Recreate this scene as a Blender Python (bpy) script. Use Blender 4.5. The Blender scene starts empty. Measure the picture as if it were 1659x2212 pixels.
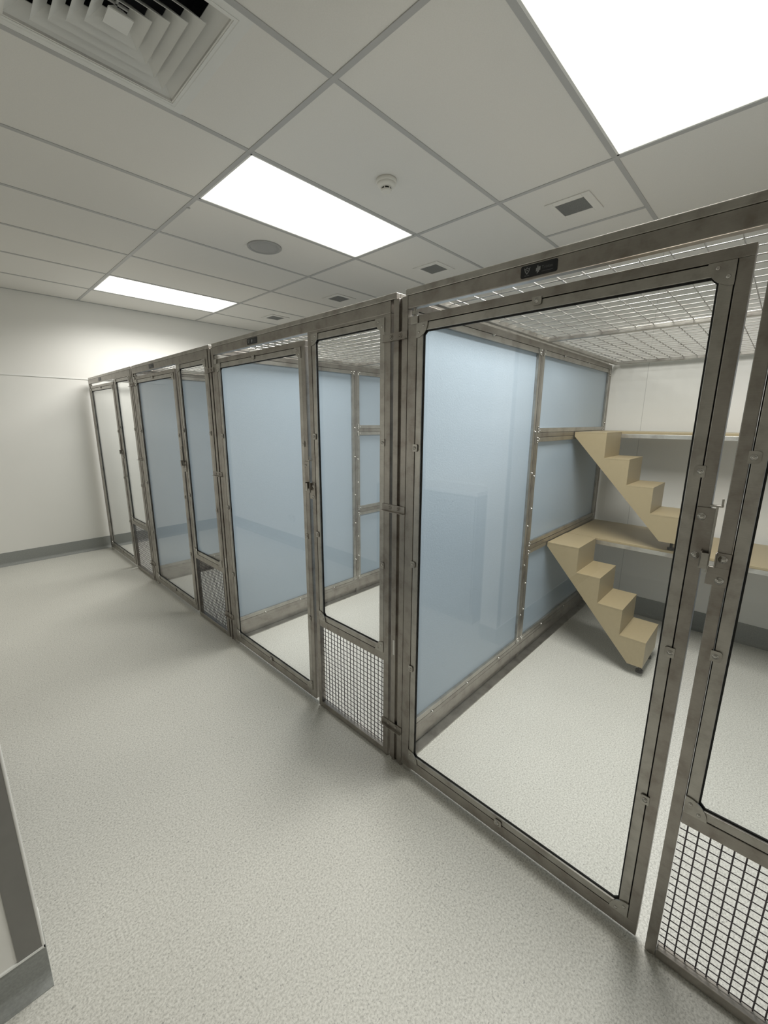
import bpy, bmesh, math, random
from mathutils import Matrix, Vector
random.seed(7)
SC = bpy.context.scene
COL = SC.collection
PI = math.pi

# ------------------------------------------------------------------ materials
def new_mat(name):
    m = bpy.data.materials.new(name); m.use_nodes = True
    nt = m.node_tree
    for n in list(nt.nodes):
        if n.type not in ('OUTPUT_MATERIAL', 'BSDF_PRINCIPLED'): nt.nodes.remove(n)
    b = nt.nodes.get('Principled BSDF')
    return m, nt, b
def node(nt, t, **kw):
    n = nt.nodes.new(t)
    for k, v in kw.items(): setattr(n, k, v)
    return n
def coords(nt, scale=(1, 1, 1), kind='Object'):
    tc = node(nt, 'ShaderNodeTexCoord'); mp = node(nt, 'ShaderNodeMapping')
    mp.inputs['Scale'].default_value = scale
    nt.links.new(tc.outputs[kind], mp.inputs['Vector'])
    return mp.outputs['Vector']
def noise(nt, vec, scale, detail=2.0, rough=.5):
    n = node(nt, 'ShaderNodeTexNoise')
    n.inputs['Scale'].default_value = scale; n.inputs['Detail'].default_value = detail; n.inputs['Roughness'].default_value = rough
    nt.links.new(vec, n.inputs['Vector'])
    return n.outputs['Fac']
def ramp(nt, fac, stops):
    r = node(nt, 'ShaderNodeValToRGB'); e = r.color_ramp.elements
    while len(e) < len(stops): e.new(.5)
    for i, (p, c) in enumerate(stops):
        e[i].position = p; e[i].color = (c[0], c[1], c[2], 1) if hasattr(c, '__len__') else (c, c, c, 1)
    nt.links.new(fac, r.inputs['Fac'])
    return r.outputs['Color']
def mixc(nt, fac, a, b, mode='MIX'):
    m = node(nt, 'ShaderNodeMix', data_type='RGBA', blend_type=mode)
    for s, v in ((m.inputs[0], fac), (m.inputs[6], a), (m.inputs[7], b)):
        if isinstance(v, (int, float)): s.default_value = v
        elif isinstance(v, tuple): s.default_value = (*v, 1)
        else: nt.links.new(v, s)
    return m.outputs[2]
def bump(nt, b, h, strength, dist=.002):
    n = node(nt, 'ShaderNodeBump'); n.inputs['Strength'].default_value = strength; n.inputs['Distance'].default_value = dist
    nt.links.new(h, n.inputs['Height']); nt.links.new(n.outputs['Normal'], b.inputs['Normal'])
def simple(name, col, rough=.5, metal=0.0, var=.04, nscale=9, bmp=0, bscale=200):
    m, nt, b = new_mat(name)
    v = coords(nt)
    f = noise(nt, v, nscale, 3)
    c = ramp(nt, f, [(.3, tuple(x * (1 - var) for x in col)), (.7, tuple(min(1, x * (1 + var)) for x in col))])
    nt.links.new(c, b.inputs['Base Color'])
    b.inputs['Roughness'].default_value = rough; b.inputs['Metallic'].default_value = metal
    if bmp: bump(nt, b, noise(nt, v, bscale, 2), bmp)
    return m

M = {}
M['wall'] = simple('painted_plaster', (.85, .84, .80), .62, var=.015, nscale=1.5, bmp=.05, bscale=90)
M['trim_white'] = simple('white_trim', (.85, .85, .82), .4, var=.01)
M['cove'] = simple('grey_vinyl_skirting', (.29, .30, .285), .5, var=.10, nscale=160)
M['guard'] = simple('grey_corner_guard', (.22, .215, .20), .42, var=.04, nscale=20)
M['tile'] = simple('ceiling_tile', (.74, .725, .685), .85, var=.02, nscale=230, bmp=.1, bscale=260)
M['grid'] = simple('ceiling_grid', (.44, .44, .43), .5, var=.02)
M['white_metal'] = simple('white_enamel', (.72, .72, .69), .45, var=.02)
M['dark'] = simple('duct_black', (.012, .013, .016), .8, var=.2)
M['grille'] = simple('grey_grille', (.27, .275, .265), .6, var=.12, nscale=300)
M['speaker'] = simple('grey_speaker_mesh', (.38, .38, .37), .6, var=.12, nscale=500)
M['plastic'] = simple('ivory_plastic', (.74, .72, .66), .4, var=.02)
M['gasket'] = simple('black_rubber', (.006, .006, .006), .6, var=.1)
M['tan'] = simple('tan_laminate', (.43, .35, .212), .42, var=.03, nscale=60, bmp=.04, bscale=500)
M['tan_edge'] = simple('tan_laminate_edge', (.45, .355, .21), .42, var=.03)
M['foot'] = simple('black_foot', (.012, .012, .012), .4, var=.1)
M['badge'] = simple('black_badge', (.010, .011, .014), .35, var=.1)
M['badge_print'] = simple('grey_badge_print', (.30, .31, .31), .5, var=.02)
M['badge_dim'] = simple('dim_badge_print', (.12, .123, .128), .5, var=.02)
M['paper'] = simple('paper_sticker', (.75, .75, .72), .6, var=.02)
M['cabinet'] = simple('grey_blue_laminate', (.30, .32, .33), .5, var=.02)

# worn stainless steel: blotches and slightly uneven polish
def steel(name, base, metal, rough):
    m, nt, b = new_mat(name)
    v = coords(nt)
    f = noise(nt, v, 14, 4, .6)
    g = noise(nt, coords(nt, (9, 9, 120)), 4, 2)
    c1 = ramp(nt, f, [(.34, (base[0] * .78, base[1] * .75, base[2] * .74)), (.50, base), (.68, tuple(x * 1.12 for x in base))])
    c2 = ramp(nt, g, [(.3, .93), (.7, 1.0)])
    nt.links.new(mixc(nt, 1.0, c1, c2, 'MULTIPLY'), b.inputs['Base Color'])
    r = node(nt, 'ShaderNodeMapRange'); r.inputs['To Min'].default_value = rough - .06; r.inputs['To Max'].default_value = rough + .08
    nt.links.new(f, r.inputs['Value']); nt.links.new(r.outputs['Result'], b.inputs['Roughness'])
    b.inputs['Metallic'].default_value = metal
    return m
M['steel'] = steel('brushed_stainless', (.365, .343, .312), .92, .34)
M['bead'] = steel('stainless_bead', (.465, .45, .415), .92, .34)
M['wire'] = steel('bright_wire', (.45, .44, .42), .9, .42)
M['screen_wire'] = steel('woven_wire', (.10, .09, .095), .8, .4)
M['bright_rail'] = steel('bright_rail', (.72, .71, .67), .9, .4)
M['bolt'] = steel('bright_fixing', (.55, .54, .51), 1.0, .2)

# speckled vinyl floor
m, nt, b = new_mat('speckled_vinyl'); v = coords(nt)
n1 = noise(nt, v, 165, 3, .7); n2 = noise(nt, v, 120, 2, .5); n3 = noise(nt, v, 2.2, 2)
c = ramp(nt, n1, [(.31, (.42, .413, .375)), (.50, (.645, .637, .585)), (.69, (.80, .792, .74))])
k = ramp(nt, n2, [(.655, 0.0), (.71, .8)])
c = mixc(nt, k, c, (.30, .295, .275))
c = mixc(nt, 1.0, c, ramp(nt, n3, [(.3, .95), (.7, 1.0)]), 'MULTIPLY')
nt.links.new(c, b.inputs['Base Color']); b.inputs['Roughness'].default_value = .46
bump(nt, b, n1, .05)
M['floor'] = m

# dappled blue acrylic sheet
m, nt, b = new_mat('pebbled_blue_sheet'); v = coords(nt)
f = noise(nt, v, 1.2, 2)
nt.links.new(ramp(nt, f, [(.3, (.39, .475, .555)), (.7, (.41, .495, .58))]), b.inputs['Base Color'])
b.inputs['Roughness'].default_value = .30
b.inputs['IOR'].default_value = 1.45
bump(nt, b, noise(nt, v, 170, 1), .24, .002)
M['blue'] = m

# clear sheet: what is behind shows through, the surface mirrors the room by its Fresnel reflectance
m = bpy.data.materials.new('clear_sheet'); m.use_nodes = True; nt = m.node_tree; nt.nodes.clear()
out = node(nt, 'ShaderNodeOutputMaterial'); mx = node(nt, 'ShaderNodeMixShader')
tr = node(nt, 'ShaderNodeBsdfTransparent'); gl = node(nt, 'ShaderNodeBsdfGlossy'); fr = node(nt, 'ShaderNodeFresnel')
tr.inputs['Color'].default_value = (.985, .99, .985, 1); gl.inputs['Roughness'].default_value = .0; fr.inputs['IOR'].default_value = 1.58
ge = node(nt, 'ShaderNodeNewGeometry'); io = node(nt, 'ShaderNodeMapRange')        # same reflectance on both faces of the sheet
io.inputs['To Min'].default_value = 1.58; io.inputs['To Max'].default_value = 1 / 1.58
nt.links.new(ge.outputs['Backfacing'], io.inputs['Value']); nt.links.new(io.outputs[0], fr.inputs['IOR'])
nt.links.new(fr.outputs[0], mx.inputs[0]); nt.links.new(tr.outputs[0], mx.inputs[1]); nt.links.new(gl.outputs[0], mx.inputs[2]); nt.links.new(mx.outputs[0], out.inputs[0])
M['glass'] = m

# lit opal diffuser
m = bpy.data.materials.new('lit_diffuser'); m.use_nodes = True; nt = m.node_tree; nt.nodes.clear()
out = node(nt, 'ShaderNodeOutputMaterial'); em = node(nt, 'ShaderNodeEmission')
em.inputs['Color'].default_value = (1.0, .985, .93, 1); em.inputs['Strength'].default_value = 2.2
nt.links.new(em.outputs[0], out.inputs[0])
M['lit'] = m

# back wall lining: white sheets with fine vertical joints
m, nt, b = new_mat('white_wall_lining'); v = coords(nt)
sx = node(nt, 'ShaderNodeSeparateXYZ'); nt.links.new(v, sx.inputs[0])
ad = node(nt, 'ShaderNodeMath', operation='ADD'); ad.inputs[1].default_value = 12 - .786; nt.links.new(sx.outputs['Y'], ad.inputs[0])
mo = node(nt, 'ShaderNodeMath', operation='MODULO'); mo.inputs[1].default_value = 1.2; nt.links.new(ad.outputs[0], mo.inputs[0])
lt = node(nt, 'ShaderNodeMath', operation='LESS_THAN'); lt.inputs[1].default_value = .0035; nt.links.new(mo.outputs[0], lt.inputs[0])
base = ramp(nt, noise(nt, v, 2, 3), [(.3, (.86, .85, .81)), (.7, (.88, .87, .83))])
nt.links.new(mixc(nt, lt.outputs[0], base, (.60, .59, .56)), b.inputs['Base Color']); b.inputs['Roughness'].default_value = .45
M['lining'] = m

# ------------------------------------------------------------------ mesh helpers
class MB:
    def __init__(s): s.bm = bmesh.new()
    def mark(s):
        """faces added from here on take the second material"""
        s.old = {f for f in s.bm.faces}; return s
    def box(s, x0, x1, y0, y1, z0, z1, bev=0.0):
        r = bmesh.ops.create_cube(s.bm, size=1)
        vs = r['verts']
        for v in vs:
            v.co = Vector(((x0 + x1) / 2 + v.co.x * (x1 - x0), (y0 + y1) / 2 + v.co.y * (y1 - y0), (z0 + z1) / 2 + v.co.z * (z1 - z0)))
        if bev:
            es = {e for v in vs for e in v.link_edges}
            bmesh.ops.bevel(s.bm, geom=list(es), offset=bev, segments=2, affect='EDGES', profile=.5)
        return s
    def cyl(s, p, d, r, h, seg=16, r2=None):
        """cylinder from p along d"""
        d = Vector(d).normalized(); q = Vector((0, 0, 1)).rotation_difference(d).to_matrix().to_4x4()
        mt = Matrix.Translation(Vector(p) + d * h / 2) @ q
        bmesh.ops.create_cone(s.bm, cap_ends=True, segments=seg, radius1=r, radius2=r if r2 is None else r2, depth=h, matrix=mt)
        return s
    def dome(s, p, d, r, h):
        """button head: flattened half sphere"""
        d = Vector(d).normalized(); q = Vector((0, 0, 1)).rotation_difference(d).to_matrix().to_4x4()
        rg = bmesh.ops.create_uvsphere(s.bm, u_segments=12, v_segments=8, radius=1.0)
        mt = Matrix.Translation(Vector(p)) @ q @ Matrix.Diagonal((r, r, h, 1))
        bmesh.ops.transform(s.bm, matrix=mt, verts=rg['verts'])
        return s
    def prism(s, pts, axis, a0, a1, bev=0.0):
        """extrude a polygon; axis 0: pts are (y,z); 1: (x,z); 2: (x,y)"""
        def P(u, w, a): return ((a, u, w), (u, a, w), (u, w, a))[axis]
        lo = [s.bm.verts.new(P(u, w, a0)) for u, w in pts]; hi = [s.bm.verts.new(P(u, w, a1)) for u, w in pts]
        n = len(pts); fs = [s.bm.faces.new(lo), s.bm.faces.new(hi)]
        for i in range(n): fs.append(s.bm.faces.new((lo[i], lo[(i + 1) % n], hi[(i + 1) % n], hi[i])))
        bmesh.ops.recalc_face_normals(s.bm, faces=fs)
        if bev: bmesh.ops.bevel(s.bm, geom=list({e for f in fs for e in f.edges}), offset=bev, segments=2, affect='EDGES', profile=.5)
        return s
    def frame(s, x0, x1, y0, y1, z0, z1, w, cham=0.0):
        """flat rectangular ring in the y-z plane; inner opening may have chamfered corners"""
        outer = [(y0, z0), (y1, z0), (y1, z1), (y0, z1)]
        a, b, c, d = y0 + w, y1 - w, z0 + w, z1 - w; k = cham
        if not k:
            s.box(x0, x1, y0, y1, z0, c).box(x0, x1, y0, y1, d, z1).box(x0, x1, y0, a, c, d).box(x0, x1, b, y1, c, d); return s
        inner = [(a + k, c), (b - k, c), (b, c + k), (b, d - k), (b - k, d), (a + k, d), (a, d - k), (a, c + k)]
        O = [0, 1, 1, 2, 2, 3, 3, 0]
        for X, flip in ((x0, 0), (x1, 1)):
            vo = [s.bm.verts.new((X, *p)) for p in outer]; vi = [s.bm.verts.new((X, *p)) for p in inner]
            for i in range(8):
                j = (i + 1) % 8; f = [vi[i], vi[j], vo[O[j]]] + ([vo[O[i]]] if O[i] != O[j] else [])
                s.bm.faces.new(f)
            if not flip: A, B = vo, vi
        for X0s, X1s in ((outer, None), (inner, None)):
            n = len(X0s)
            l = [s.bm.verts.new((x0, *p)) for p in X0s]; h = [s.bm.verts.new((x1, *p)) for p in X0s]
            for i in range(n): s.bm.faces.new((l[i], l[(i + 1) % n], h[(i + 1) % n], h[i]))
        bmesh.ops.remove_doubles(s.bm, verts=s.bm.verts, dist=1e-6)
        bmesh.ops.recalc_face_normals(s.bm, faces=s.bm.faces)
        return s
    def rod(s, p0, p1, r, seg=6):
        p0 = Vector(p0); d = Vector(p1) - p0
        return s.cyl(p0, d, r, d.length, seg)
    def lathe(s, prof, seg=32, at=(0, 0, 0)):
        rings = [[s.bm.verts.new((at[0] + r * math.cos(2 * PI * i / seg), at[1] + r * math.sin(2 * PI * i / seg), at[2] + z)) for i in range(seg)] for r, z in prof]
        for a, b in zip(rings, rings[1:]):
            for i in range(seg): s.bm.faces.new((a[i], a[(i + 1) % seg], b[(i + 1) % seg], b[i]))
        s.bm.faces.new(rings[0]); s.bm.faces.new(rings[-1])
        bmesh.ops.recalc_face_normals(s.bm, faces=s.bm.faces)
        return s
    def mesh(s, name, mat, smooth=False):
        me = bpy.data.meshes.new(name)
        if hasattr(s, 'old'):
            for f in s.bm.faces:
                if f not in s.old: f.material_index = 1; f.smooth = True
        s.bm.to_mesh(me); s.bm.free()
        for mt in (mat if isinstance(mat, list) else [mat]): me.materials.append(mt)
        if smooth:
            for p in me.polygons: p.use_smooth = True
        return me

def put(name, mb, mat, parent=None, smooth=False, loc=None, label=None):
    me = mb.mesh(name, mat, smooth) if isinstance(mb, MB) else mb
    o = bpy.data.objects.new(name, me); COL.objects.link(o)
    if parent: o.parent = parent
    if loc: o.location = loc
    if label: o['label'] = label
    return o
def structure(o): o['kind'] = 'structure'; return o
def tag(o, label, cat, group=None):
    o['label'] = label; o['category'] = cat
    if group: o['group'] = group
    return o
def empty(name, loc, label, cat, group=None):
    o = bpy.data.objects.new(name, None); COL.objects.link(o); o.location = loc; o.empty_display_size = .1
    return tag(o, label, cat, group)
def copy_tree(o, parent=None):
    c = o.copy(); COL.objects.link(c)
    if parent: c.parent = parent
    for ch in list(o.children): copy_tree(ch, c)
    return c

# ------------------------------------------------------------------ measured place
H = 2.6613; XF = 1.1463; PITCH = 1.485
XW = 3.535; YW = 5.535
XA, XB, Y1 = 1.1667, 2.3667, 1.3781
XL, XN, YN, YB, XR0 = -.36, -.022, 1.209, -2.7, -2.1     # left wall, nib edge, nib face, rear wall, entry wall

# ---- room shell
structure(put('floor', MB().box(XR0 - .1, XW + .1, YB - .1, YW + .1, -.08, 0), M['floor']))
structure(put('wall_far', MB().box(XL - .1, XW + .1, YW, YW + .1, 0, H + .05), M['wall']))
structure(put('wall_right', MB().box(XW, XW + .1, YB - .1, YW, 0, H + .05), M['lining']))
structure(put('wall_left', MB().box(XL - .1, XL, YN + .12, YW, 0, H + .05), M['wall']))
structure(put('wall_nib', MB().box(XR0 - .1, XN, YN, YN + .12, 0, H + .05, ), M['wall']))
structure(put('wall_entry', MB().box(XR0 - .1, XR0, YB - .1, YN, 0, H + .05), M['wall']))
structure(put('wall_rear', MB().box(XR0, XW, YB - .1, YB, 0, H + .05), M['wall']))
structure(put('trim_1', MB().box(XL, XW, YW - .006, YW, 1.874, 1.884), M['trim_white']))
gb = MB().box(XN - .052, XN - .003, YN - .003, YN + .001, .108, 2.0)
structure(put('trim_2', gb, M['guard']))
structure(put('trim_3', MB().box(XR0, XN + .003, YN - .006, YN, .104, .109).box(XN, XN + .003, YN - .006, YN + .12, .104, .109).cyl((XN - .0005, YN - .0005, .100), (0, 0, 1), .0038, 2.55, 20), M['trim_white']))
# coved skirting: profile (offset from wall, z)
def cove(h=.135, t=.004, r=.03):
    pts = [(0, h), (t, h), (t, r + .002)]
    for i in range(1, 7):
        a = PI / 2 * i / 6; pts.append((t + r - r * math.cos(a), .002 + r - r * math.sin(a)))
    pts += [(t + r + .001, 0), (0, 0)]
    return pts
structure(put('baseboard_far', MB().prism([(YW - u, z) for u, z in cove()], 0, XL, XW), M['cove']))
structure(put('baseboard_right', MB().prism([(XW - u, z) for u, z in cove()], 1, YB, YW), M['cove']))
structure(put('baseboard_left', MB().prism([(XL + u, z) for u, z in cove()], 1, YN + .12, YW), M['cove']))
nb = MB().prism([(YN - u, z) for u, z in cove(.106)], 0, XR0, XN + .003).box(XN, XN + .003, YN + .0002, YN + .12, 0, .106)
structure(put('baseboard_nib', nb, M['cove']))

# ---- ceiling: lay-in tiles between grid bars
cell_holes = [(XA, XB, Y1 - 1.2, Y1 - .6), (XA, XB, Y1 + .6, Y1 + 1.2), (XA, XB, Y1 + 3.0, Y1 + 3.6), (XA, XB, Y1 - 3.6, Y1 - 3.0)]
xs = [XR0 - .05, XA - 2.4, XA - 1.2, XA, XB, XW + .05]
ys = [YB - .05] + [Y1 + .6 * k for k in range(-6, 7)] + [YW + .05]
dif = (.562, 1.678)
ct = MB(); g = MB()
for i in range(len(xs) - 1):
    for j in range(len(ys) - 1):
        x0, x1, y0, y1 = xs[i], xs[i + 1], ys[j], ys[j + 1]
        if any(abs(x0 - h[0]) < .02 and abs(y0 - h[2]) < .02 for h in cell_holes): continue
        if x0 < dif[0] < x1 and y0 < dif[1] < y1:
            a = .245
            for q in ((x0, dif[0] - a, y0, y1), (dif[0] + a, x1, y0, y1), (dif[0] - a, dif[0] + a, y0, dif[1] - a), (dif[0] - a, dif[0] + a, dif[1] + a, y1)):
                ct.box(*q, H, H + .02)
            continue
        ct.box(x0, x1, y0, y1, H, H + .02)
ceil = structure(put('ceiling', ct, M['tile']))
w = .0115
for x in xs[1:-1]: g.box(x - w, x + w, YB, YW, H - .0035, H + .001, .0008)
for y in ys[1:-1]:
    for x0, x1 in zip([XR0] + xs[1:-1], xs[1:-1] + [XW]): g.box(x0 + w, x1 - w, y - w, y + w, H - .0028, H + .001, .0008)
g.box(2.981 - w, 2.981 + w, Y1 - .6 + w, Y1 - w, H - .0028, H + .001, .0008)
for a in ((XL, XW, YW - .02, YW), (XR0, XL, YN - .02, YN)): g.box(*a, H - .003, H + .001)
g.box(XW - .02, XW, YB, YW, H - .003, H + .001); g.box(XL, XL + .02, YN + .12, YW, H - .003, H + .001)
g.box(.80 + .37, 1.19, Y1 + 1.33, Y1 + 1.345, H - .005, H - .003)       # splice clip under the main runner
o = structure(put('ceiling_grid', g, M['grid'], ceil))

# ---- recessed light panels: louvred fittings that throw their light downwards
POWER, SPREAD = 34.5, 150
def light(y0, label, share=1.0):
    x0, x1, y1 = XA + .009, XB - .009, y0 + .6 - .009; y0 += .009
    t = empty('recessed_ceiling_light', ((x0 + x1) / 2, (y0 + y1) / 2, H), label, 'ceiling light', 'recessed ceiling lights')
    hx, hy = (x1 - x0) / 2, (y1 - y0) / 2
    f = MB()
    for q in ((-hx, hx, -hy, -hy + .012), (-hx, hx, hy - .012, hy), (-hx, -hx + .012, -hy, hy), (hx - .012, hx, -hy, hy)): f.box(*q, -.002, .05)
    f.box(-hx, hx, -hy, hy, .05, .056)
    put('light_frame', f, M['white_metal'], t)
    la = bpy.data.lights.new('lamp', 'AREA'); la.shape = 'RECTANGLE'; la.size = 2 * hx - .03; la.size_y = 2 * hy - .03
    la.energy = POWER * share; la.color = (1.0, .985, .94); la.spread = math.radians(SPREAD)
    lo = bpy.data.objects.new('lamp', la); COL.objects.link(lo); lo.parent = t; lo.location = (0, 0, -.0035)
    put('diffuser', MB().box(-hx + .012, hx - .012, -hy + .012, hy - .012, .001, .006), M['lit'], t, label='glowing white diffuser panel')
light(Y1 - 1.2, 'large glowing light panel at the top right above the nearest pen', 1.16)
light(Y1 + .6, 'glowing light panel beside the smoke detector, middle of the row')
light(Y1 + 3.0, 'most distant glowing light panel near the far wall', .86)
light(Y1 - 3.6, 'light panel in the ceiling behind the photographer', .45)

# ---- square air diffuser
t = empty('ceiling_air_diffuser', (dif[0], dif[1], H), 'white square four way air diffuser with nested louvres in the ceiling', 'air vent')
def ring(a0, z0, a1, z1, th=.002):
    """sloped square ring from half-size a0 at z0 to a1 at z1"""
    b = MB(); P = []
    for a, z in ((a0, z0), (a1, z1), (a1, z1 + th), (a0, z0 + th)): P.append([b.bm.verts.new((sx * a, sy * a, z)) for sx, sy in ((-1, -1), (1, -1), (1, 1), (-1, 1))])
    for i in range(4):
        for k in range(4): b.bm.faces.new((P[i][k], P[i][(k + 1) % 4], P[(i + 1) % 4][(k + 1) % 4], P[(i + 1) % 4][k]))
    bmesh.ops.recalc_face_normals(b.bm, faces=b.bm.faces)
    return b
fl = MB()
for q in ((-.297, .297, -.297, -.25), (-.297, .297, .25, .297), (-.297, -.25, -.25, .25), (.25, .297, -.25, .25)): fl.box(*q, -.002, .0)
put('flange', fl, M['white_metal'], t)
put('outer_slope', ring(.262, -.0035, .200, .040), M['white_metal'], t)
for k, a in enumerate((.190, .151, .112, .073)):
    put('louvre', ring(a, -.012, a - .042, .028), M['white_metal'], t)
put('core', ring(.035, -.012, .012, .014), M['white_metal'], t); put('core_plate', MB().box(-.034, .034, -.034, .034, -.0125, -.010), M['white_metal'], t)
lk = MB()
lk.box(-.003, .003, -.19, .19, .030, .036).box(-.19, .19, -.003, .003, .030, .036)
put('louvre_bracket', lk, M['white_metal'], t)
put('plenum', MB().box(-.245, .245, -.245, .245, .16, .165).box(-.245, -.24, -.245, .245, .05, .16).box(.24, .245, -.245, .245, .05, .16).box(-.245, .245, -.245, -.24, .05, .16).box(-.245, .245, .24, .245, .05, .16), M['dark'], t, label='dark duct behind the louvres')

# ---- small exhaust grilles, round speaker, smoke detector
for (x, y, lb) in ((2.694, 1.083, 'grey square ceiling grille nearest the camera, right of the smoke detector'), (2.945, 2.272, 'grey square ceiling grille just right of the middle light panel'),
                   (2.965, 3.48, 'grey square ceiling grille third in line towards the far wall'), (2.962, 4.655, 'farthest and smallest grey square ceiling grille')):
    t = empty('ceiling_grille', (x, y, H), lb, 'air vent', 'square ceiling grilles')
    f = MB()
    for q in ((-.122, .122, -.122, -.079), (-.122, .122, .079, .122), (-.122, -.079, -.079, .079), (.079, .122, -.079, .079)): f.box(*q, -.006, .0, .002)
    put('grille_frame', f, M['tile'], t)
    c = MB().box(-.08, .08, -.08, .08, -.003, .0)
    for k in range(-9, 10): c.box(k * .0083 - .001, k * .0083 + .001, -.08, .08, -.005, -.003)
    put('grille_core', c, M['grille'], t, label='grey perforated core')
t = empty('ceiling_speaker', (1.78, 2.893, H), 'round grey speaker grille set in the ceiling between two light panels', 'speaker')
put('speaker_rim', MB().lathe([(.118, 0), (.118, -.006), (.112, -.010), (.098, -.006), (.098, 0)], 48), M['speaker'], t, True)
put('speaker_mesh', MB().lathe([(.1, -.002), (.098, -.006), (.06, -.012), (.02, -.014)], 48), M['speaker'], t, True)
t = empty('smoke_detector', (1.765, 1.683, H), 'round ivory smoke detector on the ceiling beside the middle light panel', 'smoke detector')
put('base_ring', MB().lathe([(.052, 0), (.052, -.014), (.047, -.018), (.01, -.018)], 40), M['plastic'], t, True)
put('head', MB().lathe([(.047, -.017), (.046, -.026), (.030, -.036), (.024, -.037), (.01, -.037)], 40), M['plastic'], t, True)
put('smoke_chamber', MB().lathe([(.022, -.036), (.022, -.046), (.01, -.046)], 32), M['gasket'], t, True)
fn = MB().lathe([(.027, -.046), (.026, -.053), (.018, -.056), (.006, -.0565)], 32)
for k in range(6):
    a = k * PI / 3 + .4; fn.box(.0245 * math.cos(a) - .002, .0245 * math.cos(a) + .002, .0245 * math.sin(a) - .002, .0245 * math.sin(a) + .002, -.048, -.034)
put('cap', fn, M['plastic'], t)

# ------------------------------------------------------------------ the pens
# local frame: origin on the floor at the front plane; x runs into the pen, y along the row, z up
def corner_plate(y, z, sy, sz, x=-.003, r=.047):
    """quarter-round plate in a seam corner, with two button head screws"""
    b = MB(); pts = [(y, z)] + [(y + sy * r * math.cos(a), z + sz * r * math.sin(a)) for a in [i * PI / 20 for i in range(11)]]
    b.prism(pts, 0, x, x + .003)
    b.mark()
    for u, w_ in ((.030, .011), (.011, .030)): b.dome((x, y + sy * u, z + sz * w_), (-1, 0, 0), .0048, .0032)
    return b
def clip_mesh():
    pts = []
    for cy, cz, a0 in ((.0045, .0065, 0), (-.0085, .0115, PI / 2), (-.0085, -.0115, PI), (.0045, -.0065, 1.5 * PI)):
        k = .0065 if cy > 0 else .0015; pts += [(cy + k * math.cos(a0 + i * PI / 10), cz + k * math.sin(a0 + i * PI / 10)) for i in range(6)]
    b = MB().prism(pts, 0, -.003, 0).mark(); b.dome((-.0035, -.001, 0), (-1, 0, 0), .0044, .0034); b.cyl((-.003, -.001, 0), (-1, 0, 0), .0064, .0010, 18)
    return b.mesh('fixing_clip', [M['bead'], M['bolt']])
CLIP = clip_mesh()
def clip(parent, x, y, z, rx=0.0):
    o = put('fixing_clip', CLIP, None, parent, loc=(x, y, z)); o.rotation_euler = (rx, 0, 0); return o
def glazing(parent, y0, y1, z0, z1, pane, plates=True):
    """pane in a frame opening (y0..y1, z0..z1): four beads, black gasket, pane, corner plates"""
    w, s = .0262, .0022
    put('glazing_bead', MB().box(.0008, .012, y0 + s, y1 - s, z1 - w, z1 - s, .0012), M['bead'], parent)
    put('glazing_bead', MB().box(.0008, .012, y0 + s, y1 - s, z0 + s, z0 + w, .0012), M['bead'], parent)
    put('glazing_bead', MB().box(.0008, .012, y0 + s, y0 + w, z0 + w, z1 - w, .0012), M['bead'], parent)
    put('glazing_bead', MB().box(.0008, .012, y1 - w, y1 - s, z0 + w, z1 - w, .0012), M['bead'], parent)
    put('gasket', MB().frame(.0075, .0118, y0, y1, z0, z1, w + .0042, .010), M['gasket'], parent)
    put(pane, MB().box(.013, .018, y0 + .004, y1 - .004, z0 + .004, z1 - .004), M['glass'], parent)
    if plates:
        for sy, y in ((1, y0 + .001), (-1, y1 - .001)):
            for sz, z in ((1, z0 + .001), (-1, z1 - .001)): put('corner_plate', corner_plate(y, z, sy, sz), [M['bead'], M['bolt']], parent)

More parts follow.
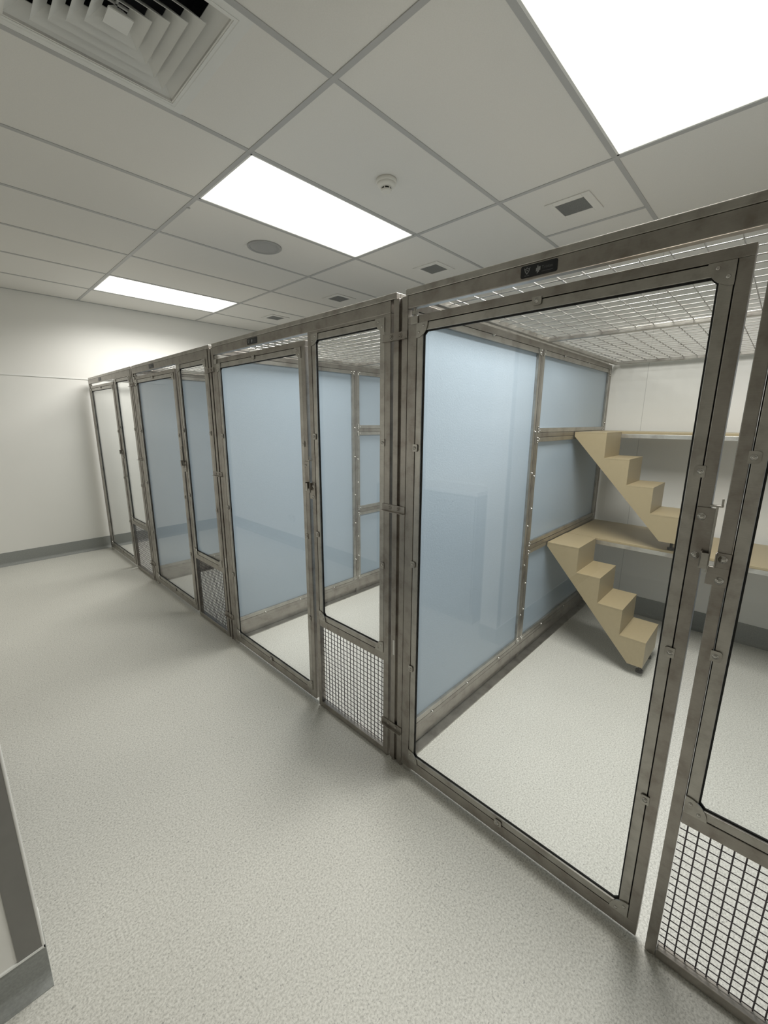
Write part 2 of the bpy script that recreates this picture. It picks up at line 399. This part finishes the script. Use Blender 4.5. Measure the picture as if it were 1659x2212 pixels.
T = .0255                                   # tube size
DT, DB, DR, DL = 1.7975, .0244, .098, .9875  # door outline
PL, PR, ZT = .0736, -.4167, 1.8653           # fixed panel outline, top of the front
def build_pen():
    root = bpy.data.objects.new('animal_pen', None); COL.objects.link(root); root.empty_display_size = .1
    # front frame: door post, header, fixed panel tubes
    f = MB()
    f.box(0, .0255, .9895, 1.015, .006, ZT, .0015)
    f.box(.0001, .0255, PR, .9895, 1.8243, ZT, .0022)
    f.box(0, T, PL - T + .001, PL, .006, 1.8243, .0015)
    f.box(0, T, PR, PR + T + .003, .006, 1.8243, .0015)
    f.box(.0002, T, PR + T, PL - T, 1.8145, 1.8245)
    f.box(0, T, PR + T, PL - T, .462, .4975, .0015)
    f.box(0, T, PR + T, PL - T, .006, .034, .0015)
    put('front_frame', f, M['steel'], root)
    put('levelling_foot', MB().cyl((.012, 1.0, 0), (0, 0, 1), .009, .008), M['steel'], root)
    put('levelling_foot', MB().cyl((.012, PL - .012, 0), (0, 0, 1), .009, .008), M['steel'], root)
    put('levelling_foot', MB().cyl((.012, PR + .012, 0), (0, 0, 1), .009, .008), M['steel'], root)
    glazing(root, PR + T + .002, PL - T, .4975, 1.8145, 'side_pane')
    for y, z, rx in ((.0425, 1.385, PI), (.0425, .932, PI), (PR + .036, 1.375, 0), (PR + .036, .885, 0)): clip(root, -.0005, y, z, rx)
    # woven wire screen under the fixed pane
    s = MB(); y0, y1, z0, z1 = PR + T, PL - T, .032, .464
    n = 19
    for i in range(n + 1):
        y = y0 + (y1 - y0) * (i + .35) / n
        if y < y1: s.rod((.0215, y, z0), (.0215, y, z1), .0018)
    for i in range(n + 1):
        z = z0 + (z1 - z0) * (i + .5) / n
        if z < z1: s.rod((.0180, y0, z), (.0180, y1, z), .0014)
    put('wire_screen', s, M['screen_wire'], root)
    # maker's badge on the header
    bd = MB(); yb0, yb1, zb0, zb1 = .489, .588, 1.8315, 1.8615
    k = .005; pts = []
    for cy, cz, a0 in ((yb1 - k, zb1 - k, 0), (yb0 + k, zb1 - k, PI / 2), (yb0 + k, zb0 + k, PI), (yb1 - k, zb0 + k, 1.5 * PI)):
        pts += [(cy + k * math.cos(a0 + i * PI / 8), cz + k * math.sin(a0 + i * PI / 8)) for i in range(5)]
    bd.prism(pts, 0, -.0012, .0002)
    badge = put('maker_badge', bd, M['badge'], root)
    # shield with horns and eye (left), slanted bar cluster (middle), dim lettering (right); +y is left in view
    em = MB(); cy, cz = .570, 1.8485
    V = [(.0085, .0078), (.0060, .0050), (.0030, .0050), (.0016, .0078), (-.0016, .0078), (-.0030, .0050), (-.0060, .0050), (-.0085, .0078), (-.0058, -.0025), (0, -.0095), (.0058, -.0025)]
    I = [(y * .68, z * .68 + .0002) for y, z in V]
    nV = len(V); o1 = [em.bm.verts.new((-.0016, cy + y, cz + z)) for y, z in V]; i1 = [em.bm.verts.new((-.0016, cy + y, cz + z)) for y, z in I]
    for i in range(nV): em.bm.faces.new((o1[i], o1[(i + 1) % nV], i1[(i + 1) % nV], i1[i]))
    em.cyl((-.0013, cy, cz + .0008), (-1, 0, 0), .0016, .0004, 14)
    put('shield_emblem', em, M['badge_print'], badge)
    put('emblem_caption', MB().box(-.0016, -.0012, cy - .0065, cy - .001, cz - .0128, cz - .0112).box(-.0016, -.0012, cy + .001, cy + .0065, cz - .0128, cz - .0112), M['badge_dim'], badge)
    cl = MB(); cy = .5395; cz = 1.8465
    for dy, h0, h1 in ((.0045, -.0035, .003), (.0015, -.0095, .0085), (-.0015, -.0075, .006), (-.0045, -.002, .0055)):
        cl.prism([(cy + dy + .0012, cz + h0 - .0004), (cy + dy - .0012, cz + h0 + .001), (cy + dy - .0012, cz + h1 + .001), (cy + dy + .0012, cz + h1 - .0004)], 0, -.0016, -.0011)
    for dz in (-.0022, .0022): cl.prism([(cy + .006, cz + dz - .0028), (cy - .006, cz + dz - .0005), (cy - .006, cz + dz + .0018), (cy + .006, cz + dz - .0005)], 0, -.0016, -.0011)
    put('bar_emblem', cl, M['badge_print'], badge)
    cu = bpy.data.curves.new('lettering', 'FONT'); cu.body = 'Tristan'; cu.size = .0105; cu.extrude = .0002; cu.align_x = 'LEFT'
    to = bpy.data.objects.new('lettering_source', cu); COL.objects.link(to)
    dg = bpy.context.evaluated_depsgraph_get(); me = bpy.data.meshes.new_from_object(to.evaluated_get(dg)); bpy.data.objects.remove(to)
    me.transform(Matrix(((0, 0, -1, -.0013), (-1, 0, 0, .5305), (0, 1, 0, 1.8452), (0, 0, 0, 1)))); me.materials.clear(); me.materials.append(M['badge_dim'])
    put('lettering', me, None, badge)
    put('small_caption', MB().box(-.0015, -.0012, .500, .530, 1.8385, 1.8396), M['badge_dim'], badge)
    # door
    d = MB()
    for q in ((DR, DL, DB, DB + .0415), (DR, DL, DT - .0235, DT), (DR, DR + T, DB + .0415, DT - .0235), (DL - .038, DL, DB + .0415, DT - .0235)): d.box(-.0003, T, *q, .0015)
    door = put('door', d, M['steel'], root)
    oy0, oy1, oz0, oz1 = DR + T, DL - .038, DB + .0415, DT - .0235
    glazing(door, oy0, oy1, oz0, oz1, 'door_pane')
    for y, z, rx in ((oy0 + .005, 1.349, 0), (oy0 + .005, .907, 0), (oy0 + .005, .473, 0), (oy1 - .005, 1.362, PI), (oy1 - .005, .928, PI), (oy1 - .005, .491, PI), (.536, oz1 - .005, -PI / 2), (.532, oz0 + .005, PI / 2)):
        clip(door, -.0010, y, z, rx)
    hb = MB().prism([(DL - .026, DT - .004), (DL - .002, DT + .026), (DL - .040, DT + .010), (DL - .052, DT - .02)], 0, -.006, -.0015)
    hb = MB().box(-.005, -.001, DL - .045, DL - .015, DT - .026, DT - .001, .001).cyl((.012, DL - .02, DT - .002), (0, 0, 1), .006, .03).cyl((.012, DL - .02, DT + .006), (0, 0, 1), .012, .012, 6)
    put('top_pivot', hb, M['bead'], door)
    put('bottom_pivot', MB().box(-.006, .02, DL - .05, DL - .012, DB - .012, DB + .002, .001).cyl((.010, DL - .03, .0), (0, 0, 1), .006, DB, 12), M['bead'], door)
    lp = MB().box(-.0046, -.0006, DR - .009, DR + .0245, 1.144, 1.271, .0006).mark()
    for z in (1.250, 1.160): lp.dome((-.0046, DR + .014, z), (-1, 0, 0), .0060, .004).cyl((-.0044, DR + .014, z), (-1, 0, 0), .0085, .0014, 18)
    put('latch_plate', lp, [M['steel'], M['bolt']], door)
    lh = MB().box(-.0075, -.0046, DR - .0135, DR - .009, 1.125, 1.275, .0006).box(-.010, .004, DR - .021, DR + .002, 1.275, 1.279, .0006).box(-.0075, -.004, DR - .021, DR - .017, 1.278, 1.294, .0006)
    lh.box(-.020, -.0046, DR + .0005, DR + .004, 1.140, 1.176, .0006).box(-.020, -.0165, DR - .012, DR + .004, 1.136, 1.172, .0006)
    put('latch_bolt', lh, M['bead'], door)
    sp = MB().box(-.0036, 0, PL - .026, PL + .013, 1.098, 1.140, .0006).box(-.0036, 0, PL - .026, PL + .0015, 1.140, 1.174, .0006).box(-.016, -.0036, PL - .001, PL + .0015, 1.140, 1.174, .0006).mark()
    for z in (1.160, 1.110): sp.dome((-.0036, PL - .012, z), (-1, 0, 0), .0060, .004).cyl((-.0034, PL - .012, z), (-1, 0, 0), .0085, .0014, 18)
    put('strike_plate', sp, [M['steel'], M['bolt']], root)
    # joining strip and tie plates to the next pen
    put('joining_post', MB().box(.0, .014, 1.0295, 1.054, .012, 1.8652, .0012).box(.010, .014, 1.0155, 1.0295, .012, 1.8652), M['steel'], root)
    put('levelling_foot', MB().cyl((.012, 1.042, 0), (0, 0, 1), .010, .014), M['steel'], root)
    for z in (1.7425, 1.128, .176):
        tp = MB().box(-.004, -.0005, .988, 1.104, z - .014, z + .014, .0008).box(-.016, -.004, .988, 1.104, z - .014, z - .0115, .0006)
        for y in (1.0625, 1.0195): tp.dome((-.004, y, z + .002), (-1, 0, 0), .0062, .005).cyl((-.0038, y, z + .002), (-1, 0, 0), .009, .0015, 18)
        put('tie_plate', tp, M['steel'], root)
    put('white_sticker', MB().box(-.0006, -.0001, 1.034, 1.043, .512, .578), M['paper'], root, label='small white paper sticker')
    # roof frame, cross bars and mesh
    ya, yb, z0, z1 = -.444, 1.001, ZT + .0006, 1.8866
    x1 = XW - XF - .03
    rf = MB().box(.0, .0215, ya, yb, z0, z1, .0022).box(x1 - .0215, x1, ya, yb, z0, z1, .001).box(.0215, x1 - .0215, ya, ya + .0215, z0, z1, .001).box(.0215, x1 - .0215, yb - .0215, yb, z0, z1, .001)
    roof = put('roof_frame', rf, M['bead'], root)
    put('roof_crossbar', MB().box(1.128, 1.1535, ya + .0215, yb - .0215, z0, z1, .001), M['bead'], roof)
    s = MB(); r = .002
    ny = int((yb - ya) / .075)
    for i in range(ny + 1):
        y = ya + .0 + .012 + i * .0722; 
        if y < yb: s.rod((.004, y, z1 - .004), (x1 - .004, y, z1 - .004), r)
    nx = int(x1 / .0735)
    for i in range(nx + 1):
        x = .012 + i * .0735
        if x < x1: s.rod((x, ya + .004, z1 - .0079), (x, yb - .004, z1 - .0079), r)
    put('roof_mesh', s, M['wire'], roof)
    return root

def build_partition(root):
    """blue panelled side wall: frame tubes, four sheets, beads and fixings"""
    y0, y1 = 1.016, 1.0535; x0, x1 = .0145, XW - XF - .035
    xm0, xm1 = 1.130, 1.154                      # middle post tube
    f = MB()
    f.box(x0, x1, y0, y1, 1.8355, ZT - .0004, .0012)                # top
    f.box(x0, x1, y0, y1, .042, .0945, .0012).box(x0, x1, y0 + .0015, y1 - .0015, .0945, .1155)  # bottom
    f.box(x0, x0 + .03, y0, y1, .0, .042); f.box(x1 - .03, x1, y0, y1, 0, .042); f.box(xm0, xm1, y0 + .004, y1, 0, .042)
    f.box(x0, x0 + .012, y0, y1, .1155, 1.8355); f.box(x1 - .0255, x1, y0, y1, .1155, 1.8355, .0012)
    f.box(xm0, xm1, y0, y1, .1155, 1.8355, .0012)
    for zc in (.7175, 1.3815): f.box(xm1, x1 - .0255, y0, y1, zc - .012, zc + .012, .0012)
    f.box(x0, x1, y0 + .012, y1 - .012, .004, .042)
    part = put('partition_frame', f, M['steel'], root)
    put('sill_strip', MB().box(x0, x1, y0 - .036, y0 + .010, .0, .005, .001), M['bead'], part)
    W, s = .027, .0018
    opens = [(x0 + .012, xm0, .1155, 1.8355), (xm1, x1 - .0255, .1155, .7055), (xm1, x1 - .0255, .7295, 1.3695), (xm1, x1 - .0255, 1.3935, 1.8355)]
    for (a, b, c, d) in opens:
        put('blue_panel', MB().box(a + .004, b - .004, 1.032, 1.037, c + .004, d - .004), M['blue'], part)
        bb = MB()
        for yy in ((y0 + .0015, 1.0315), (1.0375, y1 - .0015)):
            bb.box(a + s, b - s, *yy, d - W, d - s, .0012).box(a + s, b - s, *yy, c + s, c + W, .0012)
            bb.box(a + s, a + (.014 if a < .03 else W), *yy, c + W, d - W, .0012).box(b - W, b - s, *yy, c + W, d - W, .0012)
        put('glazing_bead', bb, M['bead'], part)
        for sx_, xx in ((1, a + .001), (-1, b - .001)):
            if xx < .05: continue
            for sz_, zz in ((1, c + .001), (-1, d - .001)):
                o = put('corner_plate', corner_plate(0, 0, -sx_, sz_, r=.034), [M['bead'], M['bolt']], part, loc=(xx, y0 + .0012, zz)); o.rotation_euler = (0, 0, PI / 2)
        gk = MB()
        for q in ((a, b, d - .003, d), (a, b, c, c + .003), (a, a + .003, c, d), (b - .003, b, c, d)): gk.box(q[0], q[1], y0 + .006, y1 - .006, q[2], q[3])
        put('gasket', gk, M['gasket'], part)
    # bright button fixings along the seams
    fx = MB().dome((0, 0, 0), (0, -1, 0), .0048, .0075).cyl((0, .002, 0), (0, -1, 0), .0075, .003, 14).mesh('fixing_stud', M['bolt'], True)
    pts = [(xm0 - .004, z) for z in (1.40, 1.17, .86, .62, .30)] + [(xm1 + .004, z) for z in (1.15, .96, .50, .33)]
    for zc in (.7175, 1.3815): pts += [(xm1 + .010, zc + q) for q in (.032, .016, -.016, -.032)]
    pts += [(x, 1.832) for x in (.22, .62, 1.45, 1.85)] + [(x, .119) for x in (.25, .55, .88, 1.46, 1.85)]
    pts += [(xm0 - .014, 1.812), (xm1 + .014, 1.812), (xm0 - .006, 1.826), (xm0 - .012, .128), (xm1 + .012, .128), (xm1 + .004, .14), (x1 - .03, 1.79), (x1 - .03, 1.45), (x1 - .03, 1.0)]
    for x, z in pts: put('fixing_stud', fx, None, part, loc=(x, y0 - .0005, z))
    return part

pen = build_pen()
pen.location = (XF, 0, 0)
tag(pen, 'nearest pen on the right, its clear door showing two tan stair units', 'animal pen', 'stainless steel animal pens in a row')
names = ['second pen from the camera, between the nearest pen and the third, blue panel inside', 'third pen from the camera, dark blue panel inside, next to the end pen', 'farthest narrow looking pen at the row end against the far wall, white behind its glass']
pens = [pen]
bare = copy_tree(pen)          # end pen: wall instead of a blue partition
side = build_partition(pen)
for i in (1, 2):
    p = copy_tree(pen); p.location = (XF, PITCH * i, 0); p['label'] = names[i - 1]; pens.append(p)
copy_tree(side, pen).location = (0, -PITCH, 0)       # the row goes on to the right: the nearest pen's other side wall
bare.location = (XF, PITCH * 3, 0); bare['label'] = names[2]
for ch in list(bare.children):
    if ch.name.split('.')[0] in ('tie_plate', 'joining_post', 'white_sticker') or (ch.name.startswith('levelling_foot') and abs(ch.data.vertices[0].co.y - 1.042) < .02):
        bpy.data.objects.remove(ch)

# ------------------------------------------------------------------ shelves and stair units in the nearest pen
def shelf(x0, zt, name_label):
    y0, y1, x1 = -.428, 1.010, XW - .05
    t = empty('shelf', (x0, 0, zt), name_label, 'shelf', 'tan shelves in the nearest pen')
    put('shelf_board', MB().box(0, x1 - x0, y0, y1, -.016, 0, .002), M['tan'], t)
    put('front_rail', MB().box(.001, .026, y0, y1, -.042, -.0163, .001), M['bright_rail'], t, label='bright steel rail under the board')
    put('rear_rail', MB().box(x1 - x0 - .03, x1 - x0 - .005, y0, y1, -.042, -.0163, .001), M['bead'], t)
shelf(3.19, 1.393, 'upper narrow tan shelf near eye height at the back wall')
shelf(2.915, .7, 'lower deep tan shelf that the upper stair unit stands on')
def stair(x0, zt, zf, ys, label, depth=.318):
    rise = .158
    t = empty('pet_stair', (x0, 0, zf), label, 'stair unit', 'tan stair units in the nearest pen')
    yl, y = ys[0], ys[1:]; zt -= zf
    prof = [(yl, zt)]
    for k in range(4): prof += [(y[k], zt - k * rise), (y[k], zt - (k + 1) * rise)]
    zb = zt - 4 * rise
    prof += [(y[3] + .079, zb), (yl, zt - .027)]
    put('stair_body', MB().prism(prof, 0, 0, depth), M['tan'], t)
    for k in range(4):
        a, b_ = (yl if k == 0 else y[k - 1]), y[k]
        put('tread', MB().box(-.0006, depth + .0006, b_ - .0006, a - .0004, zt - k * rise - .006, zt - k * rise + .0012, .0004), M['tan'], t)
    for fx, fy in ((.075, y[3] + .025), (depth - .03, y[3] + .025), (.075, y[3] + .062)) [:2]:
        put('foot', MB().cyl((fx, fy, .0), (0, 0, 1), .019, .014, 20).cyl((fx, fy, .014), (0, 0, 1), .008, zb - .012, 12), M['foot'], t, label='black levelling foot')
stair(2.58, .70, 0.0, (1.0115, .818, .680, .542, .404), 'lower tan stair unit standing on the floor')
stair(2.868, 1.39, .7, (1.0115, .818, .674, .529, .384), 'upper tan stair unit standing on the lower shelf')

# ------------------------------------------------------------------ things along the left wall (seen mirrored in the pen glass)
t = empty('wall_cabinet', (XL, 1.95, 0), 'grey bench cabinet against the left wall, seen only as a reflection in the glass', 'cabinet')
put('cabinet_body', MB().box(.002, .26, -.50, .44, .1, .96, .002), M['cabinet'], t); put('plinth', MB().box(.002, .22, -.49, .43, 0, .1), M['cove'], t)
put('worktop', MB().box(.002, .28, -.515, .46, .9605, .99, .003), M['trim_white'], t)
for y0, y1 in ((-.495, -.035), (-.025, .435)):
    dd = put('cabinet_door', MB().box(.2605, .278, y0, y1, .11, .95, .002), M['cabinet'], t)
    put('handle', MB().box(.2785, .292, (y0 + y1) / 2 - .06, (y0 + y1) / 2 + .06, .90, .912, .002), M['steel'], dd)
t = empty('power_outlet', (XL, 4.07, .34), 'white double power outlet low on the left wall, mirrored in the glass', 'power outlet')
put('face_plate', MB().box(.0005, .009, -.058, .058, -.036, .036, .003), M['plastic'], t)
for y in (-.03, .03): put('switch', MB().box(.009, .013, y - .008, y + .008, .012, .024, .001), M['grid'], t)

# ------------------------------------------------------------------ camera and world
cam = bpy.data.cameras.new('camera'); cam.sensor_fit = 'HORIZONTAL'; cam.sensor_width = 36.0; cam.lens = 895.72 / 1659 * 36.0; cam.clip_start = .02
co = bpy.data.objects.new('camera', cam); COL.objects.link(co)
a, b_, c_ = -.8075, -.2158, -.0047
R = Matrix.Rotation(a, 3, 'Z') @ Matrix.Rotation(b_, 3, 'X') @ Matrix.Rotation(c_, 3, 'Y') @ Matrix(((1, 0, 0), (0, 0, -1), (0, 1, 0)))
co.matrix_world = Matrix.Translation((0, 0, 1.4544)) @ R.to_4x4()
SC.camera = co
wd = bpy.data.worlds.new('world'); wd.use_nodes = True; SC.world = wd
wd.node_tree.nodes['Background'].inputs[0].default_value = (.9, .92, 1, 1); wd.node_tree.nodes['Background'].inputs[1].default_value = .03
SC.view_settings.view_transform = 'Standard'; SC.view_settings.look = 'None'; SC.view_settings.gamma = 1.0; SC.view_settings.use_curve_mapping = False
SC.view_settings.exposure = 0.0
